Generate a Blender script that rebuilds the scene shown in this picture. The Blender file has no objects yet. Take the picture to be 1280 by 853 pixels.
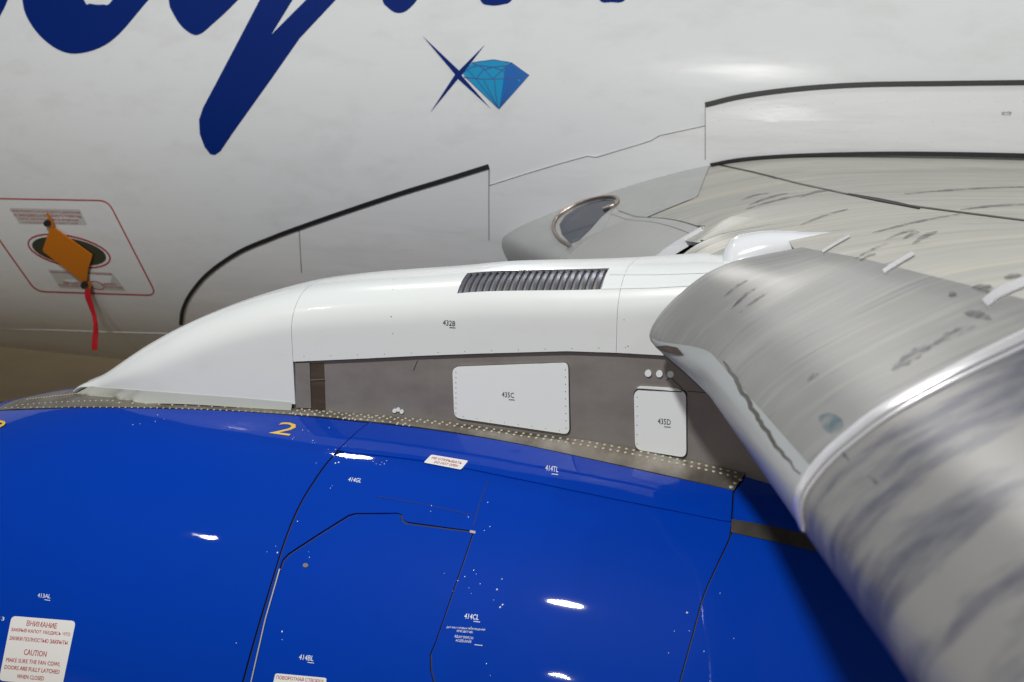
import bpy, bmesh, math, random
import numpy as np
from mathutils import Vector, Matrix
from mathutils.bvhtree import BVHTree
from mathutils.geometry import delaunay_2d_cdt, interpolate_bezier
random.seed(7)
R = math.radians
sc = bpy.context.scene
COL = sc.collection

# ------------------------------------------------------------------ camera, world, lamps, exposure
CAM = Vector((1.23, -3.38, 3.55)); PITCH = R(15); YAW = R(20); FPX = 1372.0
cd = bpy.data.cameras.new('camera'); cam = bpy.data.objects.new('camera', cd); COL.objects.link(cam)
cam.location = CAM; cam.rotation_euler = (math.pi/2-PITCH, 0, YAW)
cd.sensor_width = 36; cd.lens = FPX/1280*36; cd.clip_end = 300; cd.clip_start = 0.05
cd.dof.use_dof = True; cd.dof.focus_distance = 3.75; cd.dof.aperture_fstop = 3.6
sc.camera = cam
MR = cam.rotation_euler.to_matrix()

w = bpy.data.worlds.new('World'); sc.world = w; w.use_nodes = True
w.node_tree.nodes['Background'].inputs[0].default_value = (0.72, 0.86, 1.0, 1)
w.node_tree.nodes['Background'].inputs[1].default_value = 0.045
sc.view_settings.view_transform = 'Standard'; sc.view_settings.look = 'None'
sc.view_settings.exposure = 0.0; sc.view_settings.gamma = 1

def area(name, loc, target, sx, sy, power, col=(1, 1, 1)):
    l = bpy.data.lights.new(name, 'AREA'); l.shape = 'ELLIPSE'; l.size = sx; l.size_y = sy
    l.energy = power; l.color = col
    o = bpy.data.objects.new(name, l); COL.objects.link(o); o.location = loc
    o.rotation_euler = (Vector(target)-Vector(loc)).to_track_quat('-Z', 'Y').to_euler()
    return o
# hall floodlights: one strong bank above and behind the viewpoint, small ceiling lamps, and unseen ones added as fill
for _i, (_l, _p) in enumerate([((-1.2, -5.55, 10.4), 940), ((-7.7, -4.5, 9.6), 40), ((-4.8, 2.4, 9.4), 60), ((-1.5, -12.6, 9.8), 440), ((1.9, 3.1, 9.4), 80), ((6.5, -2.5, 10), 90), ((8, 3, 9.6), 110), ((-6, 13, 9.6), 700)]):
    area('hangar_and_fill_lamp', _l, (_l[0], _l[1], 0), .9 if _i == 0 else .6, .34 if _i == 0 else .26, _p, (1.0, 0.98, 0.94))
#LAMPS

# ------------------------------------------------------------------ pixel rays (pixels of the 1280x853 photograph)
def ray(px, py):
    d = MR @ Vector(((px-640)/FPX, -(py-426.5)/FPX, -1.0))
    return d
def at_y(px, py, y):
    d = ray(px, py); k = (y-CAM.y)/d.y
    return CAM + d*k
def to_px(p):
    q = MR.transposed() @ (Vector(p)-CAM)
    return (640-FPX*q.x/q.z, 426.5+FPX*q.y/q.z)

# ------------------------------------------------------------------ materials
def mat(name, col, rough=0.4, metal=0.0, coat=0.0, spec=0.5, cr=.03, bump=None, vary=None, emit=None):
    m = bpy.data.materials.new(name); m.use_nodes = True
    nt = m.node_tree; b = nt.nodes['Principled BSDF']
    b.inputs['Base Color'].default_value = (*col, 1); b.inputs['Roughness'].default_value = rough
    b.inputs['Metallic'].default_value = metal; b.inputs['Coat Weight'].default_value = coat
    b.inputs['Coat Roughness'].default_value = cr; b.inputs['Specular IOR Level'].default_value = spec
    tc = None
    def coords(scale, rot=(0, 0, 0)):
        t = nt.nodes.new('ShaderNodeTexCoord'); mp = nt.nodes.new('ShaderNodeMapping')
        mp.inputs['Scale'].default_value = scale; mp.inputs['Rotation'].default_value = rot
        nt.links.new(t.outputs['Object'], mp.inputs['Vector']); return mp.outputs[0]
    if vary:   # list of (color, noise scale xyz, threshold lo, hi, amount, rotation)
        prev = None
        for (c2, s3, lo, hi, amt, rot) in vary:
            n = nt.nodes.new('ShaderNodeTexNoise'); n.inputs['Scale'].default_value = 1; n.inputs['Detail'].default_value = 5
            n.inputs['Roughness'].default_value = 0.6
            nt.links.new(coords(s3, rot), n.inputs['Vector'])
            mr = nt.nodes.new('ShaderNodeMapRange'); mr.inputs[1].default_value = lo; mr.inputs[2].default_value = hi
            mr.inputs[3].default_value = 0; mr.inputs[4].default_value = amt
            nt.links.new(n.outputs['Fac'], mr.inputs[0])
            mx = nt.nodes.new('ShaderNodeMix'); mx.data_type = 'RGBA'
            if prev is None: mx.inputs[6].default_value = (*col, 1)
            else: nt.links.new(prev, mx.inputs[6])
            mx.inputs[7].default_value = (*c2, 1)
            nt.links.new(mr.outputs[0], mx.inputs[0]); prev = mx.outputs[2]
        nt.links.new(prev, b.inputs['Base Color'])
    if bump:   # (scale xyz, distance, strength)
        n = nt.nodes.new('ShaderNodeTexNoise'); n.inputs['Scale'].default_value = 1; n.inputs['Detail'].default_value = 3
        nt.links.new(coords(bump[0]), n.inputs['Vector'])
        bp = nt.nodes.new('ShaderNodeBump'); bp.inputs['Distance'].default_value = bump[1]; bp.inputs['Strength'].default_value = bump[2]
        nt.links.new(n.outputs['Fac'], bp.inputs['Height']); nt.links.new(bp.outputs[0], b.inputs['Normal'])
        if coat: nt.links.new(bp.outputs[0], b.inputs['Coat Normal'])
    return m

M = {}
M['fus'] = mat('fuselage_white', (.77, .80, .825), .55, coat=.12, cr=.2, spec=.2, bump=((1.2, 4, 7), .006, .3),
               vary=[((.60, .60, .60), (3, 3, 7), .5, .75, .35, (0, 0, 0))])
M['fair'] = mat('fairing_white', (.80, .82, .84), .46, coat=.2, cr=.16, spec=.35, bump=((2, 6, 12), .008, .35),
                vary=[((.62, .62, .60), (2, 4, 9), .5, .8, .4, (0, 0, 0))])
M['cover'] = mat('pylon_white', (.79, .832, .848), .24, coat=.5, bump=((4, 4, 4), .003, .2),
                 vary=[((.70, .72, .72), (5, 3, 9), .55, .8, .35, (0, 0, 0))])
M['plate'] = mat('plate_white', (.86, .90, .92), .35, coat=.2)
M['ivory'] = mat('ivory_paint', (.66, .70, .64), .35, coat=.3)
M['blue'] = mat('cowl_blue', (.0, .038, .375), .5, coat=.65, spec=.03, bump=((2.6, 2.6, 2.6), .004, .5),
                vary=[((.0, .040, .345), (2, 2, 2), .45, .7, .5, (0, 0, 0))])
M['navy'] = mat('title_blue', (.0, .018, .17), .6, spec=.12)
M['dark'] = mat('dark_gap', (.012, .013, .02), .6)
M['seal'] = mat('black_seal', (.010, .011, .012), .55)
M['greyside'] = mat('pylon_grey', (.275, .258, .248), .5, metal=.25, bump=((30, 30, 30), .001, .4),
                    vary=[((.20, .185, .175), (5, 5, 9), .42, .72, .8, (0, 0, 0)), ((.31, .295, .285), (60, 3, 3), .55, .75, .35, (0, 0, 0))])
M['recess'] = mat('recess_brown', (.06, .042, .030), .5, vary=[((.12, .09, .07), (3, 3, 14), .5, .7, .6, (0, 0, 0))])
M['titan'] = mat('titanium_strip', (.33, .305, .27), .38, metal=.75, vary=[((.17, .145, .12), (6, 4, 4), .45, .62, .8, (0, 0, 0))],
                 bump=((14, 14, 14), .002, .4))
M['rivet'] = mat('rivet_metal', (.50, .47, .36), .55, metal=.1)
M['steelstrip'] = mat('rub_strip', (.14, .13, .12), .4, metal=.6, vary=[((.07, .065, .05), (9, 4, 4), .4, .6, .7, (0, 0, 0))])
M['chip'] = mat('screw_white', (.8, .85, .9), .2, metal=.3)
M['wing'] = mat('wing_skin', (.46, .46, .43), .46, metal=.1, spec=.35, bump=((1.2, 6, 4), .004, .3),
                vary=[((.34, .34, .31), (1.2, 16, 1), .48, .70, .8, (0, 0, R(-22))),
                      ((.60, .57, .49), (.8, 7, 1), .50, .68, .7, (0, 0, R(-15))),
                      ((.13, .13, .14), (2.5, 45, 1), .63, .70, .85, (0, 0, R(-28)))])
M['slat'] = mat('slat_skin', (.265, .268, .27), .42, metal=.2, spec=.3, bump=((1.5, 4, 3), .004, .3),
                vary=[((.22, .22, .21), (2, 3, 2), .45, .7, .6, (0, 0, 0)),
                      ((.38, .38, .37), (2.5, 26, 3), .50, .72, .6, (0, 0, R(-25))), ((.13, .13, .13), (3, 34, 3), .58, .74, .7, (0, 0, R(-25)))])
M['slatblotch'] = mat('slat_skin_blotched', (.225, .225, .225), .38, metal=.25, spec=.3, bump=((1.5, 4, 3), .004, .3),
                vary=[((.055, .06, .095), (3.2, 8, 3), .47, .62, .85, (0, 0, R(-25))),  # dark blue-grey blotches set by noise
                      ((.26, .25, .225), (5, 8, 5), .55, .70, .5, (0, 0, 0))])
M['glove'] = mat('wing_root_grey', (.44, .455, .46), .26, metal=.2, bump=((2.5, 5, 5), .006, .35),
                 vary=[((.52, .53, .51), (1.5, 8, 8), .45, .65, .5, (0, 0, 0))])
M['panelgrey'] = mat('flap_grey', (.46, .47, .46), .40, metal=.1, vary=[((.36, .36, .33), (3, 30, 6), .55, .72, .5, (0, 0, R(-35)))])
M['chrome'] = mat('chrome_rim', (.50, .43, .39), .34, metal=1.0)
M['glassdark'] = mat('lamp_glass', (.05, .06, .09), .08, metal=.3, coat=1)
M['whitestrip'] = mat('bright_strip', (.78, .78, .82), .22, metal=.55)
M['gloss'] = mat('gloss_white', (.82, .85, .90), .15, coat=1)
M['brown'] = mat('nose_brown', (.26, .22, .18), .35, metal=.4)
M['red'] = mat('red_print', (.42, .03, .035), .5)
M['black'] = mat('black_print', (.02, .02, .025), .5)
M['white'] = mat('white_print', (.8, .85, .9), .4)
M['sticker'] = mat('sticker_white', (.74, .74, .74), .4)
M['pale'] = mat('placard_grey', (.55, .56, .56), .5)
M['yellow'] = mat('yellow_print', (.74, .48, .04), .4)
M['orange'] = mat('orange_plastic', (.62, .19, .006), .5)
M['ribbon'] = mat('red_ribbon', (.52, .010, .022), .5)
M['green'] = mat('port_plate', (.09, .11, .09), .35, metal=.7)
M['cyan'] = mat('gem_cyan', (.0, .30, .58), .5, spec=.2)
M['gem'] = mat('gem_blue', (.0, .13, .48), .5, spec=.2)
M['gemline'] = mat('gem_line', (.0, .05, .28), .4)
M['floor'] = mat('hangar_floor', (.26, .195, .11), .5, vary=[((.20, .15, .09), (.6, .6, .6), .4, .65, .8, (0, 0, 0))])
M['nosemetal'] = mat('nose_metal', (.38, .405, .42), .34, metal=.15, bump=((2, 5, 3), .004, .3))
M['teal'] = mat('teal_patch', (.05, .17, .22), .35, metal=.3)
M['smear'] = mat('smear_grey', (.10, .10, .12), .4, metal=.3)  # dark smear colour standing in for soft reflections
for _m, _sc, _a in ((M['smear'], (26, 60, 26), .75), (M['teal'], (14, 14, 14), .8)):
    _nt = _m.node_tree; _n = _nt.nodes.new('ShaderNodeTexNoise'); _n.inputs['Scale'].default_value = 1; _n.inputs['Detail'].default_value = 4
    _tc = _nt.nodes.new('ShaderNodeTexCoord'); _mp = _nt.nodes.new('ShaderNodeMapping'); _mp.inputs['Scale'].default_value = _sc; _mp.inputs['Rotation'].default_value = (0, 0, R(-25))
    _mr = _nt.nodes.new('ShaderNodeMapRange'); _mr.inputs[1].default_value = .36; _mr.inputs[2].default_value = .62; _mr.inputs[4].default_value = _a
    _nt.links.new(_tc.outputs['Object'], _mp.inputs['Vector']); _nt.links.new(_mp.outputs[0], _n.inputs['Vector']); _nt.links.new(_n.outputs['Fac'], _mr.inputs[0])
    _nt.links.new(_mr.outputs[0], _nt.nodes['Principled BSDF'].inputs['Alpha'])
M['louvre'] = mat('louvre_steel', (.24, .255, .31), .36, metal=.8)

# ------------------------------------------------------------------ mesh helpers
def mesh_obj(name, verts, faces, m, parent=None, smooth=True, sharp=40, loopn=None):
    me = bpy.data.meshes.new(name); me.from_pydata([tuple(v) for v in verts], [], faces); me.materials.append(m)
    me.update()
    if smooth:
        me.polygons.foreach_set('use_smooth', [True]*len(me.polygons))
        if loopn is None: me.set_sharp_from_angle(angle=R(sharp))
        else: me.normals_split_custom_set(loopn)
    o = bpy.data.objects.new(name, me); COL.objects.link(o)
    if parent: o.parent = parent
    return o

def grid_faces(nu, nv, off=0, closed=False):
    f = []
    for i in range(nu-1):
        for j in range(nv if closed else nv-1):
            a = off+i*nv+j; b = off+i*nv+(j+1) % nv
            f.append((a, b, b+nv, a+nv))
    return f

class Surf:
    """smooth surface that pixel rays are dropped on"""
    def __init__(s, grids):
        V = []; T = []
        for G in grids:
            nu = len(G); nv = len(G[0]); o = len(V)
            for row in G: V += [Vector(p) for p in row]
            for f in grid_faces(nu, nv, o): T += [(f[0], f[1], f[2]), (f[0], f[2], f[3])]
        s.V = V; s.T = T
        N = [Vector((0, 0, 0)) for _ in V]
        for t in T:
            n = (V[t[1]]-V[t[0]]).cross(V[t[2]]-V[t[0]])
            for k in t: N[k] += n
        s.N = [n.normalized() if n.length > 0 else n for n in N]
        s.b = BVHTree.FromPolygons(V, T)
    def cast(s, o, d):
        p, n, i, dist = s.b.ray_cast(o, d)
        if p is None: return None
        t = s.T[i]; a, b, c = (s.V[k] for k in t)
        A = (b-a).cross(c-a).length
        wa = (b-p).cross(c-p).length/A; wb = (a-p).cross(c-p).length/A; wc = max(0, 1-wa-wb)
        nn = (s.N[t[0]]*wa+s.N[t[1]]*wb+s.N[t[2]]*wc).normalized()
        if nn.dot(d) > 0: nn = -nn
        return p, nn
    def hit(s, px, py):
        r = s.cast(CAM, ray(px, py).normalized())
        if r is None:     # beyond the rim: the point of the surface closest to the ray
            d = ray(px, py).normalized(); best = None
            for k in range(8, 90):
                q = CAM+d*(k*.1); f = s.b.find_nearest(q)
                if f[0] is not None and (best is None or f[3] < best[0]): best = (f[3], f[0], f[2])
            t = s.T[best[2]]; n = (s.N[t[0]]+s.N[t[1]]+s.N[t[2]]).normalized()
            if n.dot(d) > .2: n = -n
            r = (best[1], n)
        return r

def smooth_curve(pts, n=6, closed=False):
    P = [np.array(p, float) for p in pts]; out = []
    m = len(P); rng = range(m if closed else m-1)
    for i in rng:
        if closed: p0, p1, p2, p3 = P[i-1], P[i], P[(i+1) % m], P[(i+2) % m]
        else:
            p1, p2 = P[i], P[i+1]; p0 = P[i-1] if i else 2*p1-p2; p3 = P[i+2] if i+2 < m else 2*p2-p1
        for k in range(n):
            t = k/n
            out.append(tuple(.5*((2*p1)+(-p0+p2)*t+(2*p0-5*p1+4*p2-p3)*t*t+(-p0+3*p1-3*p2+p3)*t**3)))
    if not closed: out.append(tuple(P[-1]))
    return out

def inside(p, poly):
    x, y = p; c = False; n = len(poly)
    for i in range(n):
        x1, y1 = poly[i][:2]; x2, y2 = poly[i-1][:2]
        if (y1 > y) != (y2 > y) and x < (x2-x1)*(y-y1)/(y2-y1)+x1: c = not c
    return c
def densify(poly, step):
    out = []; n = len(poly)
    for i in range(n):
        a = poly[i]; b = poly[(i+1) % n]; L = math.hypot(b[0]-a[0], b[1]-a[1]); k = max(1, int(math.ceil(L/step)))
        for j in range(k): out.append((a[0]+(b[0]-a[0])*j/k, a[1]+(b[1]-a[1])*j/k))
    return out
def rounded(poly, r, n=5):
    out = []; m = len(poly)
    for i in range(m):
        p = np.array(poly[i], float); a = np.array(poly[i-1], float)-p; b = np.array(poly[(i+1) % m], float)-p
        la = np.linalg.norm(a); lb = np.linalg.norm(b); q = min(r, la*.45, lb*.45)
        s = p+a/la*q; e = p+b/lb*q
        for k in range(n+1):
            t = k/n; out.append(tuple((1-t)**2*s+2*t*(1-t)*p+t*t*e))
    return out

def patch(name, poly, surf, off, thick, m, parent=None, holes=(), step=14, bulge=None):
    """a plate of real thickness lying on a surface; its outline is given in pixels of the photograph"""
    rings = [densify(poly, step)]+[densify(h, step) for h in holes]
    co = []; ed = []
    for r_ in rings:
        o = len(co); co += [Vector(p) for p in r_]; ed += [(o+i, o+(i+1) % len(r_)) for i in range(len(r_))]
    xs = [p[0] for p in rings[0]]; ys = [p[1] for p in rings[0]]
    B = np.array([tuple(c) for c in co])
    x = min(xs)+step*.5
    if (max(xs)-min(xs)) > step*1.2 or (max(ys)-min(ys)) > step*1.2:
        while x < max(xs):
            y = min(ys)+step*.5
            while y < max(ys):
                if inside((x, y), rings[0]) and not any(inside((x, y), h) for h in rings[1:]) and np.min((B[:, 0]-x)**2+(B[:, 1]-y)**2) > (step*.45)**2:
                    co.append(Vector((x, y)))
                y += step
            x += step
    vo, eo, fo, _, _, _ = delaunay_2d_cdt(co, ed, [], 0, 1e-5)
    tris = []
    for f in fo:
        c = ((vo[f[0]].x+vo[f[1]].x+vo[f[2]].x)/3, (vo[f[0]].y+vo[f[1]].y+vo[f[2]].y)/3)
        if inside(c, rings[0]) and not any(inside(c, h) for h in rings[1:]): tris.append(tuple(f))
    return tri_plate(name, [tuple(v) for v in vo], tris, surf, off, thick, m, parent)

def tri_plate(name, pts, tris, surf, off, thick, m, parent=None):
    H = [surf.hit(*p) for p in pts]
    n = len(H); top = [h[0]+h[1]*(off+thick) for h in H]; bot = [h[0]+h[1]*off for h in H]
    V = list(top); F = []; LN = []
    for t in tris:
        a, b, c = t
        nn = (top[b]-top[a]).cross(top[c]-top[a])
        if nn.dot(H[a][1]) < 0: t = (a, c, b)
        F.append(t); LN += [tuple(H[k][1]) for k in t]
    if thick > 0:
        cnt = {}
        for t in F:
            for i in range(3):
                e = (t[i], t[(i+1) % 3]); cnt[e] = 1
        for (a, b) in list(cnt):
            if (b, a) not in cnt:
                o = len(V); V += [top[a], top[b], bot[b], bot[a]]
                F.append((o+1, o, o+3, o+2))
                fn = (V[o]-V[o+1]).cross(V[o+3]-V[o+1])
                fn = fn.normalized() if fn.length > 1e-12 else Vector((0, 0, 1))
                LN += [tuple(fn)]*4
    return mesh_obj(name, V, F, m, parent, loopn=LN)

def band_poly(pts, width):
    P = [np.array(p[:2], float) for p in pts]; L = []; Rr = []
    for i, p in enumerate(P):
        d = P[min(i+1, len(P)-1)]-P[max(i-1, 0)]; d /= (np.linalg.norm(d)+1e-9); n = np.array((-d[1], d[0]))
        wd = width(i/(len(P)-1)) if callable(width) else width
        L.append(tuple(p+n*wd/2)); Rr.append(tuple(p-n*wd/2))
    return L, Rr
def band(name, pts, width, surf, off, thick, m, parent=None, step=8, joined=None):
    """a strip of given width (pixels) laid along a line on a surface"""
    Q = []
    for i in range(len(pts)-1):
        a, b = pts[i], pts[i+1]; k = max(1, int(math.hypot(b[0]-a[0], b[1]-a[1])/step))
        Q += [(a[0]+(b[0]-a[0])*j/k, a[1]+(b[1]-a[1])*j/k) for j in range(k)]
    Q.append(pts[-1])
    L, Rr = band_poly(Q, width); n = len(L); P = L+Rr; T = []
    for i in range(n-1): T += [(i, i+1, n+i), (i+1, n+i+1, n+i)]
    return tri_plate(name, P, T, surf, off, thick, m, parent)

def dots(name, pts, r, surf, m, parent, h=.0013, off=0.0, nseg=8):
    """small domed heads joined into one part"""
    V = []; F = []
    for q in pts:
        rr = q[2] if len(q) > 2 else r
        hh = surf.hit(q[0], q[1])
        if hh is None: continue
        p, n = hh; p = p+n*off; a = n.orthogonal().normalized(); b = n.cross(a); o = len(V)
        for k in range(nseg):
            t = 2*math.pi*k/nseg; V.append(p+(a*math.cos(t)+b*math.sin(t))*rr-n*.0005)
        for k in range(nseg):
            t = 2*math.pi*k/nseg; V.append(p+(a*math.cos(t)+b*math.sin(t))*rr*.65+n*h*.75)
        V.append(p+n*h)
        for k in range(nseg):
            k2 = (k+1) % nseg
            F.append((o+k, o+k2, o+nseg+k2, o+nseg+k)); F.append((o+nseg+k, o+nseg+k2, o+2*nseg))
    o = mesh_obj(name, V, F, m, parent, sharp=80); o['kind'] = 'stuff'
    return o

def text(name, s, bl, br, tl, surf, off, m, parent, thick=.0004, align='FILL'):
    """lettering stencilled on a surface; bl, br, tl = corners of the writing in pixels"""
    cu = bpy.data.curves.new('lettering', 'FONT'); cu.body = s; cu.size = 1; cu.resolution_u = 2; cu.space_line = 1.05
    if '\n' in s: cu.align_x = 'CENTER'
    ob = bpy.data.objects.new('lettering_tmp', cu); COL.objects.link(ob)
    dg = bpy.context.evaluated_depsgraph_get(); me = ob.evaluated_get(dg).to_mesh()
    me.calc_loop_triangles()
    vs = [(v.co.x, v.co.y) for v in me.vertices]; tr = [tuple(t.vertices) for t in me.loop_triangles]
    ob.evaluated_get(dg).to_mesh_clear(); bpy.data.objects.remove(ob); bpy.data.curves.remove(cu)
    x0 = min(v[0] for v in vs); x1 = max(v[0] for v in vs); y0 = min(v[1] for v in vs); y1 = max(v[1] for v in vs)
    P = [(bl[0]+(br[0]-bl[0])*(v[0]-x0)/(x1-x0)+(tl[0]-bl[0])*(v[1]-y0)/(y1-y0),
          bl[1]+(br[1]-bl[1])*(v[0]-x0)/(x1-x0)+(tl[1]-bl[1])*(v[1]-y0)/(y1-y0)) for v in vs]
    return tri_plate(name, P, tr, surf, off, thick, m, parent)

def lab(o, label=None, cat=None, kind=None, group=None):
    for k, v in (('label', label), ('category', cat), ('kind', kind), ('group', group)):
        if v: o[k] = v
    return o
def interp(x, xs, ys): return float(np.interp(x, xs, ys))
def sm(x, xs, ys):      # smooth (monotone-ish) interpolation
    h = .06*(xs[-1]-xs[0]); return (interp(x-h, xs, ys)+2*interp(x, xs, ys)+interp(x+h, xs, ys))/4
def sstep(a, b, x): t = min(1, max(0, (x-a)/(b-a))); return t*t*(3-2*t)

# ------------------------------------------------------------------ top-level thing
plane = bpy.data.objects.new('airliner', None); COL.objects.link(plane); plane.location = (0, 0, 0)
lab(plane, 'white airliner with glossy blue engine cowling, white pylon and streaked grey wing', 'airplane')

# hangar floor
mesh_obj('floor', [(-60, -60, 0), (60, -60, 0), (60, 60, 0), (-60, 60, 0)], [(0, 1, 2, 3)], M['floor'])['kind'] = 'structure'

# ------------------------------------------------------------------ fuselage
FY, FZ, FR = 4.87, 2.75, 1.95
def fus_ring(x, n=160, off=0):
    # belly rises a little towards the nose
    tuck = .0
    out = []
    for k in range(n+1):
        a = 2*math.pi*k/n; r = FR+off
        y = FY+.02*min(0, x)+r*math.sin(a); z = FZ+r*math.cos(a)
        out.append(Vector((x, y, z)))
    return out
xs = np.linspace(-12, 11, 93)
G = [fus_ring(x) for x in xs]
SF = Surf([G])
V = [p for r_ in G for p in r_[:-1]]
fus = mesh_obj('fuselage', V, grid_faces(len(xs), 160, closed=True), M['fus'], plane)

# ------------------------------------------------------------------ nacelle
NY = .2; NZ = 1.2
PY0 = -.02
def crown_a(x): return sm(x, [-3.3, -2.67, -2.08, -1.39, -.5, .5, .9, 1.8, 2.8], [1.72, 1.98, 2.13, 2.25, 2.30, 2.29, 2.27, 2.12, 1.85])
_cw = [at_y(px, py, PY0) for px, py in ((366, 510), (494, 521), (573, 529), (650, 539.5), (750, 552.5), (850, 572), (932, 591))]
_cx = [p.x for p in _cw]; _cz = [NZ+math.sqrt((p.z-.014-NZ)**2+(NY-PY0)**2) for p in _cw]
def crown(x):
    if x < _cx[0]: d = _cz[0]-crown_a(_cx[0]); return crown_a(x)+d*sstep(-2.1, _cx[0], x)
    if x > _cx[-1]: return _cz[-1]-.16*(x-_cx[-1])-.10*(x-_cx[-1])**2
    return sm2(x)
def sm2(x): return (interp(x-.1, _cx, _cz)+2*interp(x, _cx, _cz)+interp(x+.1, _cx, _cz))/4
print('crown', list(zip(_cx, _cz)), [crown_a(x) for x in _cx])
nxs = np.linspace(-3.4, 2.8, 130)
def nac_ring(x, n=160, off=0):
    r = crown(x)-NZ+off
    return [Vector((x, NY+r*math.sin(2*math.pi*k/n), NZ+r*math.cos(2*math.pi*k/n))) for k in range(n+1)]
GN = [nac_ring(x) for x in nxs]
SN = Surf([GN])
V = [p for r_ in GN for p in r_[:-1]]
nac = mesh_obj('engine_nacelle', V, grid_faces(len(nxs), 160, closed=True), M['blue'], plane)

# ------------------------------------------------------------------ pylon
PY0 = -.02
def half_w(x): return .012+.208*(sstep(-2.16, -1.35, x))**.6 if x > -2.16 else .012
def ypyl(x): return NY-half_w(x)
sil = [(92, 488), (130, 470), (200, 425), (280, 386), (370, 356), (450, 343), (570, 334), (640, 328), (760, 325), (830, 321), (880, 318), (905, 319), (980, 316)]
_s = [at_y(px, py, .12+.12*min(1, max(0, (px-92)/250))) for px, py in sil]
_sx = [p.x for p in _s]; _sz = [p.z-.013*min(1, (p.x-_s[0].x)/.8) for p in _s]
_sc = smooth_curve(list(zip(_sx, _sz)), 8); _sx = [p[0] for p in _sc]; _sz = [p[1] for p in _sc]
def ztop(x): return interp(x, _sx, _sz) if x > _sx[0] else _sz[0]-1.1*(_sx[0]-x)
def pyl_section(x, off=0.0, zl=None, n_side=5, n_arc=14, half=False):
    """outer line from low on the near side, over the shoulder and down the far side"""
    hw = half_w(x)+off; zt = ztop(x)+off; zb = crown(x)-.12 if zl is None else zl
    if zb > zt-.012: zb = zt-.012
    r = min(.15, max(.01, zt-crown(x))*.6, zt-zb-.002); rw = min(hw*.8, .17)
    pts = []
    for k in range(n_side): pts.append((hw, zb+(zt-r-zb)*k/n_side))
    for k in range(n_arc+1):
        a = math.pi/2*k/n_arc; pts.append((hw-rw+rw*math.cos(a), zt-r+r*math.sin(a)))
    pts.append(((hw-rw)*.5, zt+.002)); 
    L = [Vector((x, NY-a, z)) for a, z in pts]+[Vector((x, NY, zt+.003))]
    Rr = [Vector((x, NY+a, z)) for a, z in reversed(pts)]
    return L+Rr
pxs = list(np.linspace(-2.15, 1.35, 90))
GP = [pyl_section(x) for x in pxs]
SP = Surf([GP])
pyl = mesh_obj('pylon', [p for r_ in GP for p in r_], grid_faces(len(GP), len(GP[0])), M['greyside'], plane)

def x_on_wall(px, py, it=4):
    y = PY0
    for _ in range(it):
        p = at_y(px, py, y); y = ypyl(p.x)-.01
    return p
def shell(name, x0, x1, zlow, m, parent, off=.012, nx=None, cut=None, noff=None):
    """cover skin round the pylon between two stations, with an edge of real thickness"""
    nx = nx or max(4, int((x1-x0)/.03)); X = np.linspace(x0, x1, nx); G = []
    for x in X: G.append(pyl_section(x, off, zlow(x)))
    nv = len(G[0]); V = [p for r_ in G for p in r_]
    F = []
    for f in grid_faces(nx, nv):
        i, j = divmod(f[0], nv)
        if cut and cut(i, j, X, nv): continue
        F.append(f)
    # inner copy along every open edge
    cnt = {}
    for f in F:
        for k in range(4): cnt[(f[k], f[(k+1) % 4])] = 1
    inner = {}
    def inn(a):
        if a not in inner:
            i, j = divmod(a, nv); q = pyl_section(X[i], .0015, zlow(X[i]))[j]
            inner[a] = len(V); V.append(q)
        return inner[a]
    for (a, b) in list(cnt):
        if (b, a) not in cnt: F.append((b, a, inn(a), inn(b)))
    return mesh_obj(name, V, F, m, parent, sharp=50), G

XS1 = x_on_wall(366, 440).x; XS2 = x_on_wall(771, 420).x
lowline = [x_on_wall(*q) for q in [(366, 452), (370, 452), (450, 448.5), (520, 445), (600, 442), (709, 439), (770, 441), (860, 446), (900, 448), (990, 455)]]
lx = [p.x for p in lowline]; lz = [p.z for p in lowline]
def zlow_cover(x): return interp(x, lx, lz)
def zlow_nose(x):  # foot of the nose fairing just above the nacelle
    return interp(x, nlx, nlz)
_n = [x_on_wall(*q) for q in [(104, 484), (130, 486.5), (165, 489), (230, 494), (300, 499), (366, 505)]]
nlx = [-2.2]+[p.x for p in _n]; nlz = [_n[0].z]+[p.z for p in _n]
nose, _ = shell('nose_fairing', _sx[0]-.01, XS1-.0007, zlow_nose, M['cover'], pyl)
lab(nose, 'tapered white front fairing ending in a point on the cowling')
# vent opening in the cover
vL = at_y(570, 361, .0).x; vR = at_y(750, 361, .0).x
NX = int((XS2-XS1)/.0125)
def cutv(i, j, X, nv):
    x = .5*(X[i]+X[min(i+1, len(X)-1)])
    return vL < x < vR and 11 <= j < 17
cov, GC = shell('upper_cover', XS1+.0007, XS2-.0007, zlow_cover, M['cover'], pyl, nx=NX, cut=cutv)
lab(cov, 'long white pylon cover with a row of louvres on its shoulder')
aft, _ = shell('aft_cover', XS2+.0005, 1.2, zlow_cover, M['cover'], pyl)
lab(aft, 'rear white pylon cover meeting the wing')
SC = Surf([[pyl_section(x, .012, zlow_cover(x)) for x in np.linspace(XS1, 1.2, 120)]])
SNO = Surf([[pyl_section(x, .012, zlow_nose(x)) for x in np.linspace(-2.14, XS1, 60)]])
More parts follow.
